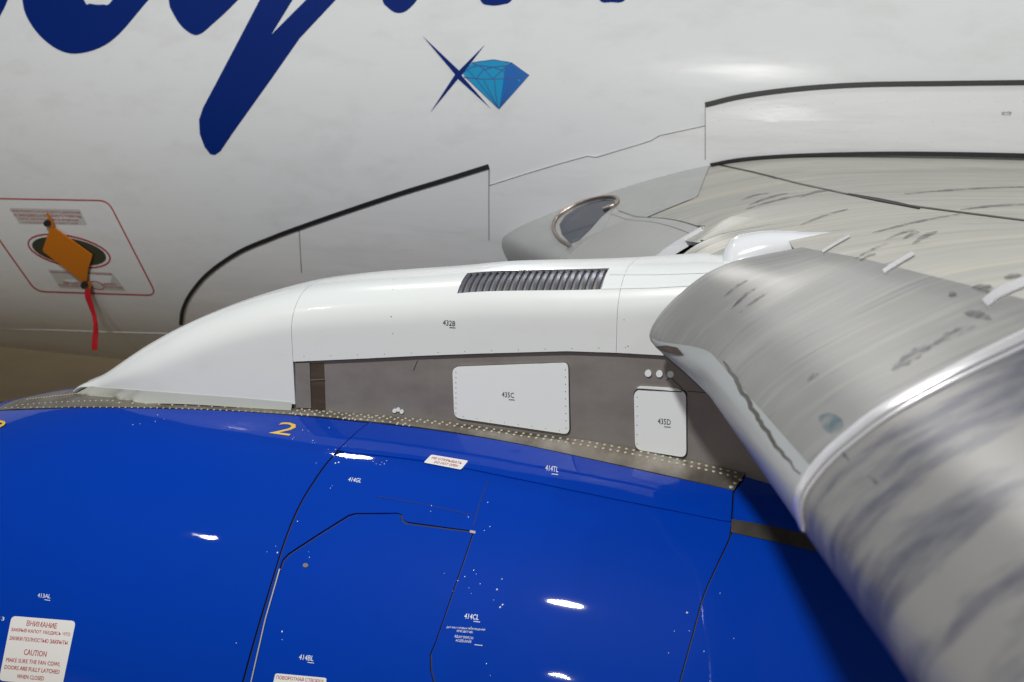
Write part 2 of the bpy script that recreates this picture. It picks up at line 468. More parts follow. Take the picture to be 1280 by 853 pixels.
# dark tray below the louvres, thin blades across it
tray = []
for x in np.linspace(vL-.01, vR+.01, 12): tray.append(pyl_section(x, -.03, zlow_cover(x))[9:19])
mesh_obj('vent_tray', [p for r_ in tray for p in r_], grid_faces(12, 10), M['dark'], pyl)
nb = 21
for k in range(nb):
    xa = vL+(vR-vL)*(k+.25)/nb; V = []; 
    for j in range(10, 19):
        t = (j-10)/8
        for (dx, off) in ((0, .012), (.009, .009), (.013, -.014), (.004, -.010)):
            V.append(pyl_section(xa+dx, off, zlow_cover(xa))[j])
    F = grid_faces(9, 4, closed=True)+[(3, 2, 1, 0), (32, 33, 34, 35)]
    b = mesh_obj('louvre_blade', V, F, M['louvre'], pyl, sharp=30)

# pale foot flange of the nose fairing, laid round its bottom edge
foot = smooth_curve([(99, 491), (112, 497), (150, 500), (160, 503), (230, 504), (300, 508), (366, 512)], 5)
footi = smooth_curve([(366, 503), (300, 497), (230, 492), (165, 487), (130, 484.5), (114, 483)], 5)
V = []; nfo = 26
def curve_at(c, t):
    L = [0]
    for i in range(len(c)-1): L.append(L[-1]+math.hypot(c[i+1][0]-c[i][0], c[i+1][1]-c[i][1]))
    return (float(np.interp(t*L[-1], L, [p[0] for p in c])), float(np.interp(t*L[-1], L, [p[1] for p in c])))
def ruled(name, ca, sa, cb, sb, m, parent, offa, offb, nu=40, nv=5, sag=0.0):
    """surface spanned between two lines lying on two surfaces"""
    V = []; G = []
    for i in range(nu+1):
        t = i/nu; A = sa(*curve_at(ca, t)); B = sb(*curve_at(cb, t)); a = A[0]+A[1]*offa; b = B[0]+B[1]*offb
        row = []
        for j in range(nv+1):
            u = j/nv; p = a.lerp(b, u); p = p-(A[1]+B[1]).normalized()*sag*4*u*(1-u); row.append(p)
        b2 = B[0]+B[1]*(offb-.006); row.append(b2); V += row; G.append(row)
    return mesh_obj(name, V, grid_faces(nu+1, nv+2), m, parent, sharp=50), Surf([[[p for p in r_[:-1]] for r_ in G]])
wallhit = lambda px, py: SP.hit(px, py)
nachit = lambda px, py: SN.hit(px, py)
def nosehit(px, py):
    r_ = SNO.cast(CAM, ray(px, py).normalized())
    return r_ or SN.hit(px, py)
def foothit(px, py):
    d = ray(px, py).normalized(); c = [q for q in (SP.cast(CAM, d), SN.cast(CAM, d)) if q]
    return min(c, key=lambda q: (q[0]-CAM).length)
fl, _ = ruled('foot_flange', list(reversed(footi)), nosehit, foot, foothit, M['ivory'], pyl, .004, .013, nu=50, nv=4)

# ------------------------------------------------------------------ titanium skirt with rivets between pylon and cowling
up = smooth_curve([(366, 510), (383, 511), (426, 515.5), (494, 521), (536, 524.5), (573, 529), (650, 539.5), (750, 552.5), (850, 572), (890, 581), (932, 591)], 5)
dn = smooth_curve([(366, 521), (383, 522), (426, 526), (494, 533), (536, 538.5), (573, 544), (648, 557.5), (750, 579), (850, 601), (917, 616)], 5)
sk, SSK = ruled('rivet_skirt', up, wallhit, dn, nachit, M['titan'], pyl, .003, .010, nu=60, nv=5, sag=-.004)
skf = patch('front_skirt', smooth_curve([(-6, 515), (20, 503), (60, 494), (92, 489)], 4)+[(112, 496), (150, 500.5), (250, 507), (366, 513), (366, 521), (280, 515), (200, 512), (100, 511), (40, 513)],
            SN, .001, .008, M['titan'], pyl, step=9)
rv = []
for (row, n, a, b) in ((.10, 60, 0.02, .98), (.28, 60, .01, .985)):
    for i in range(n):
        t = a+(b-a)*i/(n-1); p = curve_at(up, t); q = curve_at(dn, t); rv.append((p[0]+(q[0]-p[0])*row, p[1]+(q[1]-p[1])*row, (.0046+.0012*t)))
for i in range(16):
    t = .0+.26*i/15; p = curve_at(up, t); q = curve_at(dn, t); rv.append((p[0]+(q[0]-p[0])*.85, p[1]+(q[1]-p[1])*.85, .0042))
for i in range(16):
    t = .0+.25*i/15; p = curve_at(up, t); q = curve_at(dn, t); rv.append((p[0]+(q[0]-p[0])*.62, p[1]+(q[1]-p[1])*.62, .0042))
rv += [(919, 604, .007), (925, 600, .007), (914, 609, .007)]
dots('rivets', rv, .006, SSK, M['rivet'], pyl, off=.001)
rv = []
for i in range(46):
    t = i/45; rv.append((8+t*355, 512-1.5*math.sin(t*math.pi)+7.5*t**2.2, .0042))
for i in range(18): t = i/17; rv.append((22+t*120, 509-math.sin(t*2)*4-2*t, .0042)); rv.append((35+t*60, 501.5-t*7, .0042))
for i in range(14): t = i/13; rv.append((150+t*215, 505.8+t*9, .005))
dots('rivets', rv, .005, SN, M['rivet'], pyl, off=.009)

# ------------------------------------------------------------------ pylon side details
post = patch('side_strip', [(370, 453), (388, 453), (390, 510), (371, 509)], SP, .0005, .006, M['greyside'], pyl, step=12)
rec = patch('side_recess', [(386, 455), (405, 454), (407, 513), (388, 512)], SP, .0005, .002, M['recess'], pyl, step=12)
band('recess_bar', [(388, 475), (406, 474)], 1.3, SP, .0025, .003, M['titan'], pyl)
big = patch('access_panel', rounded([(566.5, 458.5), (711, 453), (712.5, 542.5), (569, 521.5)], 8), SP, .001, .007, M['plate'], pyl, step=16)
lab(big, 'wide white access panel numbered 435C')
small = patch('access_panel', rounded([(793, 487), (858, 488), (858.5, 571.5), (794.5, 561)], 9), SP, .001, .007, M['plate'], pyl, step=14)
lab(small, 'small white access panel numbered 435D')
patch('panel_hinge', [(800, 482.5), (846, 485), (853, 488.5), (796, 485)], SP, .001, .005, M['plate'], pyl)
band('panel_seam', [(797, 486), (853, 489)], 1.0, SP, .0085, .0006, M['dark'], pyl)
for off_, pl in ((0, [(566, 458), (711.5, 452.5), (713.5, 543.5), (568.5, 522.5)]), (1, [(792, 486), (859, 487), (859.5, 573), (793.5, 562)])):
    patch('panel_seal', rounded(pl, 8), SP, .0004, .001, M['dark'], pyl, step=16)
scr = []
for i in range(9): t = (i+.5)/9; scr.append((571, 462+t*57, .0024)); scr.append((707.5+t*1.0, 457+t*82, .0024))
for i in range(8): t = i/7; scr.append((580+t*120, 523+t*17.5-3, .0018))
for i in range(6): t = (i+.5)/6; scr.append((797, 490+t*70, .0022))
dots('screws', scr, .002, SP, M['steelstrip'], pyl, h=.0009, off=.008, nseg=6)
for i, px in enumerate((810.5, 824.5, 838.5)):
    o = patch('round_plug', [(px+4.2*math.cos(a*.5236), 466.5+i*.6+4.4*math.sin(a*.5236)) for a in range(12)], SP, .001, .004, M['plate'], pyl, step=5)
for px, py in ((493.5, 513.5), (498, 512), (502.5, 514.5)):
    patch('small_plug', [(px+2.6*math.cos(a*.785), py+2.7*math.sin(a*.785)) for a in range(8)], SP, .001, .003, M['plate'], pyl, step=4)
band('panel_joint', [(838, 472), (853, 486)], .8, SP, .0004, .0006, M['dark'], pyl)
band('panel_joint', [(833, 476), (838, 472)], .8, SP, .0004, .0006, M['dark'], pyl)
band('panel_joint', [(859, 489), (905, 493)], .7, SP, .0004, .0006, M['dark'], pyl)
band('panel_joint', [(522, 451), (517, 463)], .7, SP, .0004, .0006, M['dark'], pyl)
# screws along the white cover
cs = [(380+i*33.5, 446-4*min(1, i/9)-.6*i, .0022) for i in range(13)]+[(492, 349, .0022), (491, 362, .0022), (489, 396, .003), (491, 417, .0025), (785, 433, .003), (360, 401, .003), (362, 482, .003), (780, 400, .002)]
dots('screws', cs[:-3]+cs[-1:], .002, SC, M['steelstrip'], pyl, h=.0007, nseg=6)
text('lettering', '432B', (553.5, 406.5), (569, 408), (554, 400), SC, .0008, M['black'], pyl)
band('lettering_line', [(562, 409.5), (569.5, 410)], .8, SC, .0008, .0004, M['black'], pyl)
text('lettering', '435C', (628.5, 495.5), (643.5, 496.8), (628.5, 489), SP, .0085, M['black'], pyl)
band('lettering_line', [(637, 498.8), (644.5, 499.4)], .8, SP, .0085, .0004, M['black'], pyl)
text('lettering', '435D', (823, 529), (839, 530.5), (823, 522), SP, .0085, M['black'], pyl)
band('lettering_line', [(831, 532.6), (839, 533.2)], .8, SP, .0085, .0004, M['black'], pyl)
# long pale trim ridges on the aft cover shoulder
band('trim_ridge', [(762, 343), (820, 343), (880, 341), (905, 338)], 2.2, SC, .0005, .0015, M['gloss'], pyl)
band('trim_ridge', [(752, 361), (820, 359.5), (880, 356), (893, 355)], 1.8, SC, .0005, .0015, M['gloss'], pyl)

# ------------------------------------------------------------------ cowling panels
gapA = smooth_curve([(462, 531), (440, 549), (412, 578), (392, 606), (375, 635), (358, 676), (338, 740), (320, 800), (303, 862), (295, 900)], 5)   # fan cowl / reverser
doorL = [(497, 644), (446, 644.5), (437, 647), (400, 670), (363, 694), (356, 701), (348, 722), (333, 775), (316, 850), (304, 900)]
doorR = [(497, 644), (502, 646), (504, 652), (509, 655.5), (593, 666.5), (580, 705), (565, 748), (547, 800), (539.5, 818), (540, 838), (546, 862), (548, 900)]
gapC = smooth_curve([(917, 616), (915, 640), (914, 668), (900, 700), (880, 745), (866, 795), (850, 853), (838, 900)], 5)
step_line = smooth_curve([(424, 567), (500, 575), (560, 584), (660, 604), (760, 625), (840, 641), (914, 656)], 5)
def shift(c, dx, dy=0): return [(p[0]+dx, p[1]+dy) for p in c]
T0, TH = .0015, .006
topedge = smooth_curve([(-40, 517), (40, 514.5), (110, 512.5), (200, 513.5), (280, 516), (366, 522), (420, 527), (460, 531.5)], 5)
fan = patch('fan_cowl', topedge[:-1]+shift(gapA, -1.4)+[(100, 900), (-40, 900)], SN, T0, TH, M['blue'], nac, step=20)
lab(fan, 'smooth blue front cowl door with the yellow 2 at its top')
gA2 = [p for p in shift(gapA, 1.4)]
upper = [p for p in gA2 if p[1] < 566]
lower = [p for p in gA2 if p[1] > 568]
tl_top = smooth_curve([(466, 532.5), (540, 541.5), (640, 557.5), (740, 578.5), (840, 600.5), (915, 616.5)], 5)
pt = patch('top_cowl_panel', tl_top+[(914, 640), (912.8, 655)]+list(reversed(step_line))[1:-1]+list(reversed(upper)), SN, T0, TH+.004, M['blue'], nac, step=18)
lab(pt, 'narrow blue panel under the rivet skirt lettered 414TL')
low = shift(step_line, 0, -5)
rc = patch('reverser_cowl', low[1:]+shift([p for p in gapC if p[1] > 668], -1.0)+[(545, 905), (547.6, 862+0)][:0]+list(reversed([(p[0]+1.2, p[1]-1.0) for p in doorR[4:]])) +
           [(510, 654), (505.5, 651), (503, 644.6), (497, 642.6), (445, 643), (436, 645.6), (399, 668.6), (361.5, 693), (354.5, 700.5)]+[(p[0]-1.3, p[1]) for p in doorL[6:]]+list(reversed(lower)),
           SN, T0, TH, M['blue'], nac, step=20)
lab(rc, 'large blue rear cowl surrounding the lettered door')
door = patch('cowl_door', doorR[:1]+[(501, 647), (503, 653), (508, 656.7)]+[(591.5, 667.6)]+[(p[0]-1.2, p[1]+.8) for p in doorR[5:]]+[(p[0]+1.3, p[1]+.7) for p in reversed(doorL[1:])],
             SN, T0, TH, M['blue'], nac, step=20)
lab(door, 'blue latch door with stepped top corner lettered 414BL')
aftp = patch('aft_cowl_panel', shift(gapC, 1.2)+[(1150, 900), (1240, 800), (1120, 700), (1000, 618), (932, 600)], SN, T0, TH, M['blue'], nac, step=20)
lab(aftp, 'blue rear cowl panel in the shade of the wing')
for nm, c, wd in (('panel_seal', gapA, 1.8), ('panel_seal', doorL, 1.7), ('panel_seal', doorR, 2.0), ('panel_seal', gapC, 1.6)):
    band(nm, c, wd, SN, .0006, .0012, M['seal'], nac)
band('edge_lip', [(351, 712), (333, 775), (316, 850), (304, 900)], 1.5, SN, .0065, .0016, M['whitestrip'], nac)
band('panel_joint', [(612, 603), (603, 622), (592, 660)], .7, SN, .0078, .0005, M['dark'], nac)
band('panel_joint', [(470, 622), (530, 632), (592, 646)], .5, SN, .0078, .0005, M['dark'], nac)
rub = patch('rub_strip', [(914, 652), (940, 656), (980, 664), (1040, 678), (1100, 695), (1100, 712), (1036, 696), (975, 681), (936, 673), (913, 668)], SN, .0078, .003, M['steelstrip'], nac, step=12)
band('corner_bracket', [(588, 666), (595, 667.5)], 3, SN, .0078, .001, M['chrome'], nac)
pr = random.Random(3)
spots = [(386, 541), (379, 540), (368, 549), (366.5, 551), (392, 553), (394, 556), (391, 556), (412, 537), (411, 564), (424, 580), (420, 581), (430, 573), (434, 575), (432, 569), (420, 564), (436, 566), (418, 572), (396, 581), (467, 579), (471, 582), (476, 583), (481, 582), (478, 580), (484, 578), (414, 612), (416, 609), (373, 653), (346, 684), (348, 692), (335, 691), (387, 691), (388, 698),
         (354, 790), (354.5, 800), (297, 804), (613, 660), (606, 665), (593, 714), (596, 719), (601, 731), (587, 736), (582, 722), (573, 727), (567, 740), (556, 718), (590, 743), (628, 725), (622, 738), (618, 751), (629, 757), (626, 760), (609, 830), (614, 845), (900, 743), (917, 799), (862, 790), (859, 767), (843, 790), (836, 817), (880, 815), (590, 785), (610, 630), (586, 648), (540, 634), (539, 641), (527, 575), (195, 529), (198, 521), (167, 533), (176, 532), (206, 526), (495, 550), (505, 549), (612, 590), (660, 590), (662, 589), (857, 628), (858, 636), (700, 575)]
big_s = {(432, 569), (434, 575), (354, 790), (626, 760), (629, 757), (622, 738), (420, 581), (424, 580), (859, 767), (348, 692), (468, 579)}
dots('fasteners', [(x, y, .0032 if (x, y) in big_s else pr.uniform(.0011, .0021)) for x, y in spots], .002, SN, M['chip'], nac, h=.0012, off=.0078, nseg=6)
plug = patch('round_plug', [(383.5+3.6*math.cos(a*.785), 708+2.8*math.sin(a*.785)) for a in range(8)], SN, .0076, .002, M['titan'], nac, step=4)

# stickers and stencils on the cowling
st = patch('caution_sticker', rounded([(17, 770), (97, 776.5), (80, 858), (1, 850)], 6), SN, .0078, .0006, M['sticker'], nac, step=16)
lab(st, 'white sticker with red bilingual caution text')
def ln(s, bl, br, h, m=M['red'], surf=SN, off=.0086, slant=(.19, -1.0)):
    text('lettering', s, bl, br, (bl[0]+slant[0]*h, bl[1]+slant[1]*h), surf, off, m, nac)
ln('ВНИМАНИЕ', (35.5, 782), (73, 786), 6.5)
ln('ЗАКРЫВ КАПОТ УБЕДИСЬ ЧТО', (16, 789.5), (89.5, 796), 5)
ln('ЗАМКИ ПОЛНОСТЬЮ ЗАКРЫТЫ', (14, 799.5), (86.5, 806), 5)
ln('CAUTION', (32, 818), (60, 821), 7)
ln('MAKE SURE THE FAN COWL', (10, 826.5), (77.5, 832.5), 5)
ln('DOORS ARE FULLY LATCHED', (8, 835.5), (76.5, 842), 5)
ln('WHEN CLOSED', (23.5, 847), (57, 850), 5)
st = patch('white_sticker', rounded([(346, 841.5), (410, 847.5), (406, 875), (340, 868)], 3), SN, .0078, .0006, M['sticker'], nac, step=14)
ln('ПОВОРОТНАЯ СТВОРКА', (347, 848.5), (406, 854), 4.5)
st = patch('white_sticker', rounded([(540, 571.8), (586, 579.5), (577, 590.5), (530.5, 581.6)], 2), SN, .0118, .0006, M['sticker'], nac, step=12)
lab(st, 'small slanted white sticker near the top of the cowling')
def ln2(s, bl, br, h): text('lettering', s, bl, br, (bl[0]+.8*h, bl[1]-h), SN, .0126, M['red'], nac)
ln2('НЕ ОТКРЫВАТЬ', (540, 577), (577, 584), 2.6); ln2('DO NOT OPEN', (543, 582.2), (572, 587.5), 2.6)
ln('414TL', (682, 591.5), (698, 594), 6.5, M['white'], off=.0120, slant=(.1, -1))
band('lettering_line', [(690, 596), (698, 597)], .8, SN, .0120, .0004, M['white'], nac)
ln('414GL', (435.5, 603.5), (451.5, 605.5), 5, M['white'], off=.0080, slant=(.45, -1))
ln('414CL', (581, 774), (599, 776), 6.5, M['white'], off=.0080, slant=(.2, -1))
band('lettering_line', [(593, 777.5), (601, 778.5)], .7, SN, .0080, .0004, M['white'], nac)
ln('414BL', (375, 824.5), (393, 826.5), 6.5, M['white'], off=.0080, slant=(.2, -1))
band('lettering_line', [(386, 828), (394, 829)], .7, SN, .0080, .0004, M['white'], nac)
ln('413AL', (49, 747), (65, 748.5), 5, M['white'], off=.0080, slant=(.2, -1))
band('lettering_line', [(58, 750), (65, 751)], .7, SN, .0080, .0004, M['white'], nac)
ln('ДАТЧИК УГЛОВЫХ ПЕРЕМЕЩЕНИЙ', (559, 786), (607, 789.5), 3, M['white'], off=.0080)
ln('ИЛИ ДАТЧИК', (572, 791), (592, 793), 3, M['white'], off=.0080)
ln('RELAY SWITCH', (569.5, 797.5), (592, 800), 3, M['white'], off=.0080)
ln('ACCESS DOOR', (570.5, 802.5), (590, 804.5), 3, M['white'], off=.0080)
band('lettering_line', [(594, 806.5), (604, 807.5)], .7, SN, .0080, .0004, M['white'], nac)
ln('413', (-6, 774.5), (7.5, 776), 4.5, M['white'], off=.0080)
two = text('marking', '2', (337, 543.5), (362, 547), (353, 529.5), SN, .0080, M['yellow'], nac)
lab(two, 'yellow figure 2 painted on top of the cowling')
q = patch('marking', smooth_curve([(-6, 527.5), (4, 528), (8, 530), (6, 534), (-2, 537), (-3, 534.6), (3, 532.6), (3.6, 530.4), (-6, 530)], 2, True), SN, .0080, .0004, M['yellow'], nac, step=3)

# ------------------------------------------------------------------ wing
A = at_y(858, 446, -.08); B_ = CAM+ray(1150, 853)*1.20
def le(y):      # leading edge point (x, z) for a span station
    if y <= -.08:
        t = (y-A.y)/(B_.y-A.y); return (A.x+(B_.x-A.x)*t, A.z+(B_.z-A.z)*t)
    ys = [-.08, .4, .8, 2.5, 3.0, 3.5]; X = [A.x, .52, .33, -.66, -1.22, -1.8]; Z = [A.z, 2.60, 2.56, 2.36, 2.40, 2.46]
    return interp(y, ys, X), interp(y, ys, Z)
prof = [(2.6, -.10), (1.2, -.12), (.4, -.10), (.12, -.07), (.03, -.045), (.003, -.02), (-.012, .02), (-.009, .055), (.010, .092), (.03, .12), (.055, .147), (.10, .19), (.17, .24), (.265, .300), (.365, .355), (.5, .392), (.7, .425), (1.0, .445), (1.4, .455), (1.9, .45), (2.6, .42)]
P0 = smooth_curve(prof, 3)
LEI = min(range(len(P0)), key=lambda i: P0[i][0])
cum = [0]
for i in range(len(P0)-1): cum.append(cum[-1]+math.hypot(P0[i+1][0]-P0[i][0], P0[i+1][1]-P0[i][1]))
cum = [c-cum[LEI] for c in cum]
cumx = cum; PX = [p[0] for p in P0]; PZ = [p[1] for p in P0]
# root profile
rp = [(3.0, -.18), (1.2, -.22), (.5, -.22), (.12, -.17), (.02, -.08), (0, 0), (.03, .04), (.12, .10), (.3, .19), (.62, .325), (.95, .44), (1.32, .535), (1.7, .58), (2.3, .60), (3.2, .615)]
R0 = smooth_curve(rp, 4); ri = min(range(len(R0)), key=lambda i: R0[i][0]); cr = [0]
for i in range(len(R0)-1): cr.append(cr[-1]+math.hypot(R0[i+1][0]-R0[i][0], R0[i+1][1]-R0[i][1]))
cr = [c-cr[ri] for c in cr]
# inboard end of the slat: outline seen in the photograph, in the plane y = -.09
ends = [(880, 452), (858, 446), (835, 438), (818, 430), (812, 421), (813, 411), (820, 398), (833, 382), (850, 366), (872, 349), (895, 334), (915, 323), (945, 313)]
E3 = [at_y(px, py, -.09) for px, py in ends]
lx0, lz0 = le(-.08)
EP = smooth_curve([(p.x-lx0, p.z-lz0) for p in E3], 4); ei = min(range(len(EP)), key=lambda i: EP[i][0]); ce = [0]
for i in range(len(EP)-1): ce.append(ce[-1]+math.hypot(EP[i+1][0]-EP[i][0], EP[i+1][1]-EP[i][1]))
ce = [c-ce[ei] for c in ce]
def Wp(y, s):     # point of the wing skin at span y and arc length s from the nose (negative underneath)
    X, Z = le(y)
    c = (interp(s, cumx, PX), interp(s, cumx, PZ))
    if y > .4:
        t = sstep(.8, 2.9, y); r_ = (interp(s, cr, [p[0] for p in R0]), interp(s, cr, [p[1] for p in R0]))
        hs = 1-.0*t
        c = (c[0]*(1-t)+r_[0]*t, c[1]*(1-t)+r_[1]*t)
    if -.75 < y <= .95:
        t = 1-sstep(.09, .60, -y) if y < 0 else 1-sstep(.52, .95, y)
        t *= 1-sstep(ce[-1]*.55, ce[-1]*1.5, s)
        if t > 0:
            e = (interp(s, ce, [p[0] for p in EP]), interp(s, ce, [p[1] for p in EP]))
            c = (c[0]*(1-t)+e[0]*t, c[1]*(1-t)+e[1]*t)
    n = 1.0
    return Vector((X+c[0]*math.cos(R(12)), y+c[0]*math.sin(R(12))*(1-.7*sstep(1.0, 2.8, y)), Z+c[1]))
def wing_grid(y0, y1, s0, s1, ny, ns, lower=0.0):
    G = []
    for i in range(ny+1):
        y = y0+(y1-y0)*i/ny; row = []
        for j in range(ns+1):
            s = s0+(s1-s0)*j/ns; p = Wp(y, s); row.append(Vector((p.x, p.y, p.z-lower)))
        G.append(row)
    return G
CT = .50     # arc length of the slat trailing edge
MAIN = [wing_grid(-4.6, 3.3, CT, 3.0, 130, 60, .001)]
ALL = [wing_grid(-4.6, 3.3, -.35, 3.0, 340, 150)]
SW = Surf(ALL)
def wing_piece(name, G, m, parent, thick=0.0, sharp=60):
    nu, nv = len(G), len(G[0]); V = [p for r_ in G for p in r_]; F = [tuple(reversed(f)) for f in grid_faces(nu, nv)]
    if thick:
        o = len(V); V += [p-Vector((0, 0, 0)) for p in V]
        # turn the rim inwards
        for i in range(nu):
            for j in range(nv):
                a = G[max(i-1, 0)][j]; b = G[min(i+1, nu-1)][j]; c = G[i][max(j-1, 0)]; d = G[i][min(j+1, nv-1)]
                n = (b-a).cross(d-c); n = n.normalized() if n.length > 0 else Vector((0, 0, 1))
                V[o+i*nv+j] = G[i][j]+n*thick if False else G[i][j]-(-n)*thick
        rim = [(0, j) for j in range(nv)]+[(i, nv-1) for i in range(1, nu)]+[(nu-1, j) for j in range(nv-2, -1, -1)]+[(i, 0) for i in range(nu-2, 0, -1)]
        for k in range(len(rim)):
            a = rim[k][0]*nv+rim[k][1]; b = rim[(k+1) % len(rim)][0]*nv+rim[(k+1) % len(rim)][1]
            F.append((a, b, o+b, o+a))
    return mesh_obj(name, V, F, m, parent, sharp=sharp)
wing = wing_piece('wing', MAIN[0], M['wing'], plane)
lab(wing, 'grey wing with dark chordwise streaks')
ystrip = None
h = SW.hit(1030, 575); ystrip = h[0].y
sl1 = wing_piece('slat', wing_grid(ystrip+.004, -.09, -.30, CT+.02, 60, 50), M['slat'], wing, .02)
lab(sl1, 'pale grey slat next to the pylon')
sl2 = wing_piece('slat', wing_grid(-4.6, ystrip-.004, -.30, CT+.02, 80, 50), M['slatblotch'], wing, .02)
lab(sl2, 'blotched slat nearest the viewer, out of focus')
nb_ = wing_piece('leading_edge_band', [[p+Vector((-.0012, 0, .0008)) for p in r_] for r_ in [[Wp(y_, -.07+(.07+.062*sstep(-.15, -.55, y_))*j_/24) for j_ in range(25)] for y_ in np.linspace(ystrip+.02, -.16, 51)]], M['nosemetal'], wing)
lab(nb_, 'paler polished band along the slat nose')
# body of the wing below the skins
dk = wing_piece('wing_lower_skin', wing_grid(-4.6, 3.3, -2.6, -.28, 60, 14), M['slat'], wing)
core = wing_piece('wing_core', [[Vector((p.x+.03, p.y, p.z-.03)) for p in r_] for r_ in wing_grid(-4.6, 3.0, -.28, CT+.1, 80, 30)], M['dark'], wing)
# inboard leading edge pieces
nosep = wing_piece('leading_edge_end', wing_grid(.22, .52, -.25, CT+.02, 10, 40), M['wing'], wing, .02)
nbrown = wing_piece('nose_brown_layer', [[p+Vector((-.002, 0, .001)) for p in r_] for r_ in wing_grid(.225, .525, -.25, .17, 10, 30)], M['brown'], wing, .02)  # brown of reflection and dirt painted over the nose front
# white end of the slat strip
ys = ystrip
def wband(name, f0, f1, s0, s1, m, lift=.004, ns=40):
    G = []
    for j in range(ns+1):
        s = s0+(s1-s0)*j/ns; a = Wp(f0(j/ns), s); b = Wp(f1(j/ns), s)
        n = (b-a).cross(Wp(f0(j/ns), s+.01)-a).normalized()
        if n.z < 0 and s > 0: n = -n
        if s <= 0 and n.x > 0: n = -n
        G.append([a+n*.0005, a+n*lift, a.lerp(b, .5)+n*(lift+.002), b+n*lift, b+n*.0005])
    return mesh_obj(name, [p for r_ in G for p in r_], grid_faces(ns+1, 5), m, wing, sharp=50)
wband('slat_seal', lambda t: ys+.016, lambda t: ys-.016-.012*t, -.045, CT+.02, M['whitestrip'])
wband('slat_seal', lambda t: ys-.027-.016*t, lambda t: ys-.036-.022*t, -.03, CT+.015, M['whitestrip'], .003)

# ------------------------------------------------------------------ belly fairing with black seal
fl_line = smooth_curve([(227, 404), (230, 385), (240, 365), (262, 340), (300, 314), (340, 297), (372, 285), (430, 265), (500, 242), (560, 224), (612, 208)], 5)
fr_line = smooth_curve([(882, 132), (930, 121), (1000, 112), (1080, 107), (1180, 105.5), (1320, 104)], 5)
fp = fl_line+[(612, 232), (660, 217), (700, 205), (735, 195.5), (746, 197), (800, 181), (815, 176), (825, 170), (882, 158)]+fr_line+[(1320, 300), (1000, 330), (600, 400), (232, 430)]
fair = patch('belly_fairing', fp, SF, .0, .012, M['fair'], plane, step=16)
lab(fair, 'white wing-to-body fairing edged by a black seal')
SFo = SF
band('fairing_seal', fl_line, lambda t: 4.2+1.6*t, SF, .0125, .008, M['seal'], fair)
band('fairing_seal', fr_line, 5.6, SF, .0125, .008, M['seal'], fair)
band('fairing_joint', [(612, 208), (612, 300)], .8, SF, .0122, .0008, M['steelstrip'], fair)
band('fairing_joint', [(882, 132), (882, 200)], .8, SF, .0122, .0008, M['steelstrip'], fair)
band('fairing_joint', [(375, 286), (378, 340)], .8, SF, .0122, .0008, M['steelstrip'], fair)
band('fairing_joint', [(612, 232), (660, 217), (700, 205), (735, 195.5), (746, 197), (800, 181), (815, 176), (825, 170), (882, 158)], .9, SF, .0122, .0008, M['steelstrip'], fair)
fs = []
for i in range(12): fs.append((905+i*34, 139-12*min(1, i/5)+i*.1, .003)); fs.append((900+i*38, 151.5+.2*i, .003))
for i in range(9): fs.append((912+i*42, 186-8*min(1, i/2), .003))
fs += [(240, 392, .003), (262, 366, .003), (280, 388, .003), (630, 246, .003), (640, 260, .003), (658, 222, .003), (880, 163, .003)]
dots('screws', fs, .003, SF, M['pale'], fair, h=.001, off=.012, nseg=6)
text('lettering', 'NO STEP', (1252, 145), (1264, 145), (1252, 140.5), SF, .0128, M['black'], fair)

# wing root seal along the junction
band('root_seal', smooth_curve([(889, 206), (930, 199), (1000, 194.5), (1100, 192.5), (1200, 193.5), (1320, 196.5)], 4), lambda t: 3.5+3*t, SF, .013, .02, M['seal'], fair)

# lower body line and lower lobe on the left
band('body_seam', [(-20, 411.5), (60, 413), (130, 415.5), (230, 418)], 1.6, SF, .0005, .003, M['gloss'], fus)

# ------------------------------------------------------------------ big blue titles (only the lower strokes are in view)
def title(poly, n=5):
    return patch('title_lettering', poly, SF, .0015, .0012, M['navy'], fus, step=11)
title(smooth_curve([(26, -40), (10, 0), (2, 17), (-14, 40), (-60, 60), (-60, -40)], 3, True))
title(smooth_curve([(20, -60), (28, 0), (34, 22), (50, 45), (72, 62), (95, 67.5), (125, 60), (150, 42), (186, 0), (240, -60), (170, -60), (141, 0), (128, 6), (113, 5), (105, 0), (85, -60)], 4, True))
title(smooth_curve([(205, -60), (211, 0), (215, 14), (226, 32), (240, 43), (250, 43), (262, 34), (298, 0), (350, -60)], 4, True))
title([(370, -60), (325, 0), (300, 48), (270, 105), (254, 135), (249, 150), (250, 168), (256, 184), (263, 193), (269, 194), (276, 189), (290, 168), (340, 98), (375, 48), (420, 0), (470, -60), (430, -60), (383, 0), (339, 44), (366, 0), (405, -60)])
title(smooth_curve([(470, -40), (478, 0), (484, 9), (494, 16), (505, 15.5), (516, 7), (524, -4), (545, -40)], 4, True))
title(smooth_curve([(590, -40), (600, 0), (612, 7), (628, 6), (641, -1), (660, -40)], 4, True))
title(smooth_curve([(735, -40), (748, -1), (764, 3), (783, -1), (800, -40)], 4, True))

